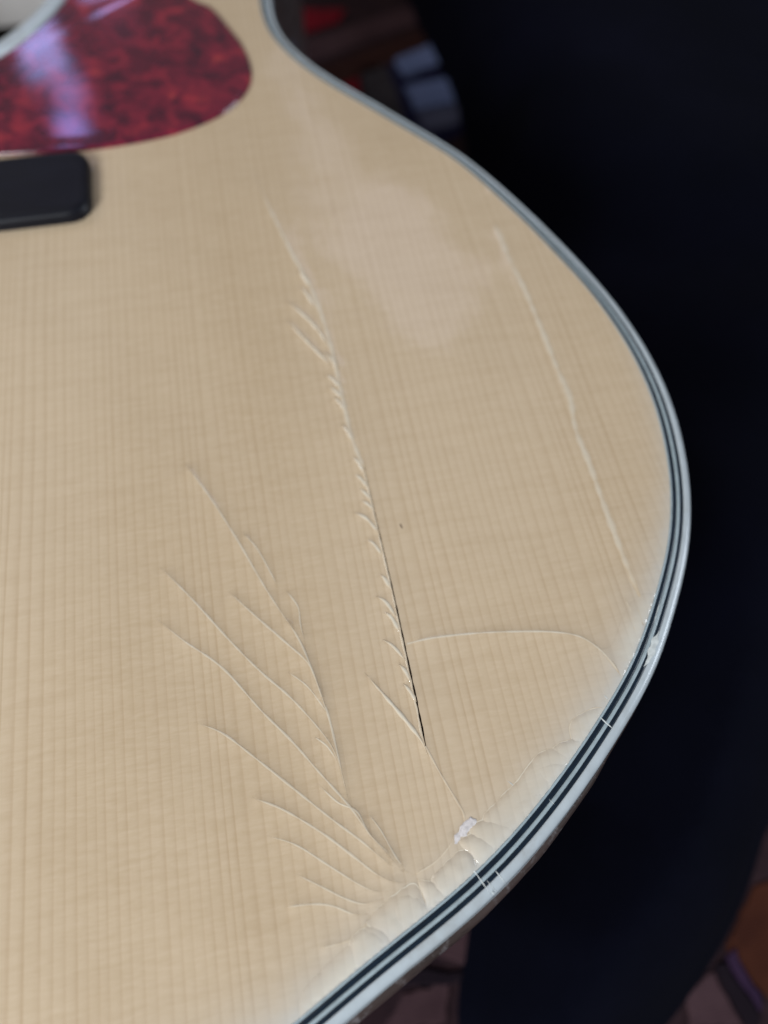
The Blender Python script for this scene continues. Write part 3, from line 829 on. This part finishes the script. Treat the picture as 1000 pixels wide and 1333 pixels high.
# ------------------------------------------------------------------ lifted flakes of finish by the edge
flake_specs = [(0.00016, 0.26), (0.00014, 0.26), (0.00018, 0.28), (0.00018, 0.26), (0.00020, 0.30),
               (0.00022, 0.28), (0.00024, 0.26), (0.00018, 0.28), (0.00012, 0.48), (0.00008, 0.60), (0.00008, 0.40), (0.00004, 0.30)]
flake_specs += [(0.00018, 0.26), (0.00016, 0.24), (0.00018, 0.26), (0.00016, 0.28), (0.00014, 0.30)]
inner_line = offset(0.0040)
inner_near = [p for p in inner_line if p.x > 0.09 and p.y < 0.0]
for fi, (poly, (h, pale)) in enumerate(zip(D['flakes'], flake_specs)):
    if fi == 11:
        continue
    lp = resample(catmull(poly, True, 0.0005), 0.0005, True)
    wv_ = [random.uniform(-1, 1) for _ in lp]
    nn = loop_normals(lp)
    lp = [p + q * 0.00007 * wv_[i] for i, (p, q) in enumerate(zip(lp, nn))]
    xs = [p.x for p in lp]; ys = [p.y for p in lp]
    pin = []
    y = min(ys)
    while y < max(ys):
        x = min(xs)
        while x < max(xs):
            q = (x + random.uniform(-.1, .1) * 0.0005, y + random.uniform(-.1, .1) * 0.0005)
            if inside(q, lp) and dist_poly(q, lp) > 0.0002:
                pin.append(q)
            x += 0.00055
        y += 0.00055
    ov, of = fill([lp], pin)
    ph = random.uniform(0, 6)
    vs, at, ok = [], [], []
    rl_ = relief([v.x for v in ov], [v.y for v in ov])
    soft = 0.0030 if fi in (8, 9, 10, 11) else 0.0009
    for vi, v in enumerate(ov):
        d = dist_poly(v, lp)
        z = (1.45 if fi != 10 else 0.3) * h * (0.6 * sstep(0, 0.0003, d) + 0.45 * sstep(0, 0.0016, d) - 0.2 * sstep(0.0012, 0.006, d)) + rl_[vi]
        z += 0.000012 * math.sin(v.x * 1900 + ph) * math.sin(v.y * 1500 + ph) * sstep(0, 0.001, d)
        dl = dist_poly(v, inner_near, False)
        if not inside(v, inner_line):
            dl = -dl
        z = z * sstep(0.0, 0.0007, dl) if dl > 0 else -0.0007 * sstep(0, 0.0005, -dl) - 0.00002
        vs.append((v.x, v.y, board_z(v.x, v.y) - 0.000008 + fi * 0.0000012 + z))
        at.append(pale * sstep(-0.0001, soft, d))
        ok.append(dl > -0.0011)
    of = [f for f in of if all(ok[a] for a in f)]
    fo = link_mesh('lifted_flake', vs, of, SPRUCE, guitar, True, {'lift': at, 'painted_sheen': painted_sheen_at([v.x for v in ov], [v.y for v in ov]).tolist()})
    if fi not in (9, 10, 11):
        # the torn rim of the flake has its highlight painted on as a thin pale line
        run = [p for p in lp if inside(p, clip_in)]
        k0 = max(range(len(run)), key=lambda k: (run[k] - run[k - 1]).length)
        run = run[k0:] + run[:k0]
        if len(run) > 6:
            ridge('flake_rim', run, 0.00002, 0.00011, step=0.0004, taper=(0.15, 0.15), wob=0.3, pale=0.8)

# glint painted as a milky raised patch where the split meets the flakes
lp = resample(catmull(D['glint'], True, 0.0004), 0.0004, True)
nn = loop_normals(lp)
lp = [p + q * random.uniform(-0.00012, 0.00012) for p, q in zip(lp, nn)]
if sum(a.x * b.y - b.x * a.y for a, b in zip(lp, lp[1:] + lp[:1])) < 0:
    lp.reverse()
slab('painted_glint', lp, [(0, 0.00002), (0.00015, 0.00013), (0.0003, 0.00014)], GLINT, guitar)['label'] = 'small milky white glint painted on lifted lacquer'

# scratches across the binding, scuff over the outer black line, dark speck in the top
def over_z(x, y):
    d = dist_poly((x, y), OUT_NEAR)
    return edge_z(d) + board_z(x, y) * min(1, d / 0.004)
OUT_NEAR = [p for p in OUT if p.x > 0.08 and p.y < 0.0]
OUT_NEAR_OPEN = OUT_NEAR
def over_z(x, y):
    d = 1e9
    for p in OUT_NEAR:
        e = (p.x - x) ** 2 + (p.y - y) ** 2
        if e < d:
            d = e
    d = math.sqrt(d)
    return edge_z(d) + board_z(x, y) * min(1, d / 0.004)
for k, pth in enumerate(D['scr']):
    ridge('binding_scratch', pth, 0.00003, 0.00008 if k in (0, 3) else 0.00005, step=0.0003, taper=(0.3, 0.3), wob=0.3, mat=SCUFF, zf=over_z, base=0.00001, clip=OUT_NEAR)
ridge('binding_scuff', D['scuff'], 0.00004, 0.00042, step=0.0003, taper=(0.3, 0.3), wob=0.3, mat=SCUFF, zf=over_z, base=0.00002)
ridge('dark_speck', D['speck'], 0.00003, 0.00012, step=0.0002, taper=(0.2, 0.2), mat=SPLIT)
# tiny splinters and scratches on the edge of the side below the binding
for k in range(9):
    i = random.choice([j for j, p in enumerate(OUT) if p.x > 0.10 and -0.158 < p.y < -0.136])
    p, q = OUT[i], NRM[i]
    t = Vector((-q.y, q.x))
    s = random.uniform(0.0006, 0.0022)
    off = random.uniform(0.0002, 0.0008)
    a = p + q * off
    b = a + t * s + q * random.uniform(-.0003, .0003)
    ridge('side_scratch', [a, (a + b) / 2 + q * 0.0001, b], 0.00004, 0.00006, step=0.0003, taper=(0.3, 0.3), mat=SIDE, zf=lambda x, y: -0.0032)

# ------------------------------------------------------------------ rug and floor
me = link_mesh('floor', [(-3, -3, -0.125), (3, -3, -0.125), (3, 3, -0.125), (-3, 3, -0.125)], [(0, 1, 2, 3)], FLOOR, None, False)
me['kind'] = 'structure'
RUGM = wool('rug_wool_dark', (0.018, 0.010, 0.014), (0.034, 0.018, 0.022))
mats = dict(red_a=wool('rug_wool_red', (0.13, 0.004, 0.012), (0.20, 0.008, 0.018)),
            mauve=wool('rug_wool_mauve', (0.045, 0.024, 0.030), (0.075, 0.042, 0.050)),
            brown=wool('rug_wool_brown', (0.030, 0.011, 0.011), (0.050, 0.020, 0.016)),
            grey=wool('rug_wool_grey', (0.040, 0.036, 0.044), (0.062, 0.056, 0.066)),
            light=wool('rug_wool_pale_blue', (0.13, 0.18, 0.36), (0.19, 0.25, 0.48)),
            lightgrey=wool('rug_wool_grey_blue', (0.09, 0.10, 0.17), (0.12, 0.13, 0.21)),
            navy=wool('rug_wool_navy', (0.010, 0.010, 0.040), (0.018, 0.018, 0.060)),
            dark=wool('rug_wool_black', (0.008, 0.005, 0.009), (0.014, 0.009, 0.014)),
            orange=wool('rug_wool_rust', (0.040, 0.012, 0.008), (0.065, 0.020, 0.011)),
            purple=wool('rug_wool_purple', (0.025, 0.013, 0.035), (0.04, 0.02, 0.05)))
mats['red_b'] = mats['red_a']
mats['mauve2'] = mats['mauve']
rug = thing('patterned_rug', 'dark woven rug with red, mauve, rust and pale blue patches beneath the guitar', 'rug', (0.1, 0.0, -0.125))
def flat(x, y):
    return 0.0
rl = resample(rrect(-0.9, 1.1, -1.0, 1.0, 0.01), 0.02, True)
slab('rug_ground', rl, [(0, -0.1245), (0, -0.1125), (0.002, -0.1105)], RUGM, rug, zf=flat)
lab = dict(red_a='deep red woven patch', red_b='deep red woven patch', mauve='dusky mauve band', mauve2='dusky mauve band', brown='dark brown band', grey='dull grey patch',
           light='pale blue rectangle', lightgrey='grey blue rectangle', navy='navy surround of the pale blue rectangles', dark='black stripe', orange='rust orange patch', purple='purple patch')
lift = dict(navy=-0.1100, light=-0.1088, lightgrey=-0.1088, dark=-0.1094, purple=-0.1090)
for k, polys in D['blocks'].items():
    for poly in polys:
        lp = [Vector(p) for p in poly]
        if sum(a.x * b.y - b.x * a.y for a, b in zip(lp, lp[1:] + lp[:1])) < 0:
            lp.reverse()
        lp = [p + Vector((random.uniform(-1, 1), random.uniform(-1, 1))) * 0.0004 for p in resample(lp, 0.0022, True)]
        z = lift.get(k, -0.1097)
        o = slab('woven_patch', lp, [(0, -0.111), (0, z - 0.0003), (0.0004, z)], mats[k], rug, zf=flat)
        o['label'] = lab[k]

# ------------------------------------------------------------------ navy cloth heaped beside the guitar
cp = [(0.60, 0.45), (0.2035, 0.45), (0.2060, 0.235), (0.209, 0.19), (0.2100, 0.155), (0.2050, 0.122), (0.1940, 0.095), (0.186, 0.05), (0.1835, 0.0),
      (0.1855, -0.05), (0.1862, -0.075), (0.1825, -0.098), (0.1755, -0.112), (0.166, -0.126), (0.154, -0.136), (0.142, -0.146),
      (0.1370, -0.152), (0.1341, -0.160), (0.1302, -0.1685), (0.1275, -0.1778), (0.1295, -0.190), (0.1395, -0.1965), (0.1620, -0.1930), (0.1774, -0.1870),
      (0.1890, -0.1800), (0.2010, -0.1710), (0.2118, -0.1610), (0.2210, -0.1500), (0.250, -0.1250), (0.32, -0.09), (0.60, -0.05)]
cl = resample([Vector(p) for p in cp], 0.006, True)
if sum(a.x * b.y - b.x * a.y for a, b in zip(cl, cl[1:] + cl[:1])) < 0:
    cl.reverse()
pin = []
y = -0.2
while y < 0.45:
    x = 0.12
    while x < 0.60:
        s = 1 if (x < 0.30 and y < 0.25) else 3
        if (s == 1 or (int(round(x / 0.004)) % 3 == 0 and int(round(y / 0.004)) % 3 == 0)):
            q = (x + random.uniform(-.0004, .0004), y + random.uniform(-.0004, .0004))
            if inside(q, cl):
                pin.append(q)
        x += 0.004
    y += 0.004
pin = [q for q in pin if dist_poly(q, cl) > 0.0025]
ov, of = fill([cl], pin)
vs = []
for v in ov:
    d = dist_poly(v, cl)
    h = 0.045 * (1 - math.exp(-(d / 0.016) ** 1.3))
    w = v.x * 55 + 10 * math.sin(v.y * 14) + v.y * 16
    h += sstep(0, 0.02, d) * (0.003 * math.sin(w * 0.6) + 0.002 * math.sin(v.y * 40 - v.x * 35) + 0.005 * math.sin(v.y * 17 + v.x * 22))
    vs.append((v.x, v.y, -0.1102 + max(0.0, h)))
cloth = link_mesh('dark_cloth', vs, of, NAVY)
cloth['label'] = 'dark navy blue cloth heaped in soft folds on the rug beside the guitar'
cloth['category'] = 'cloth'
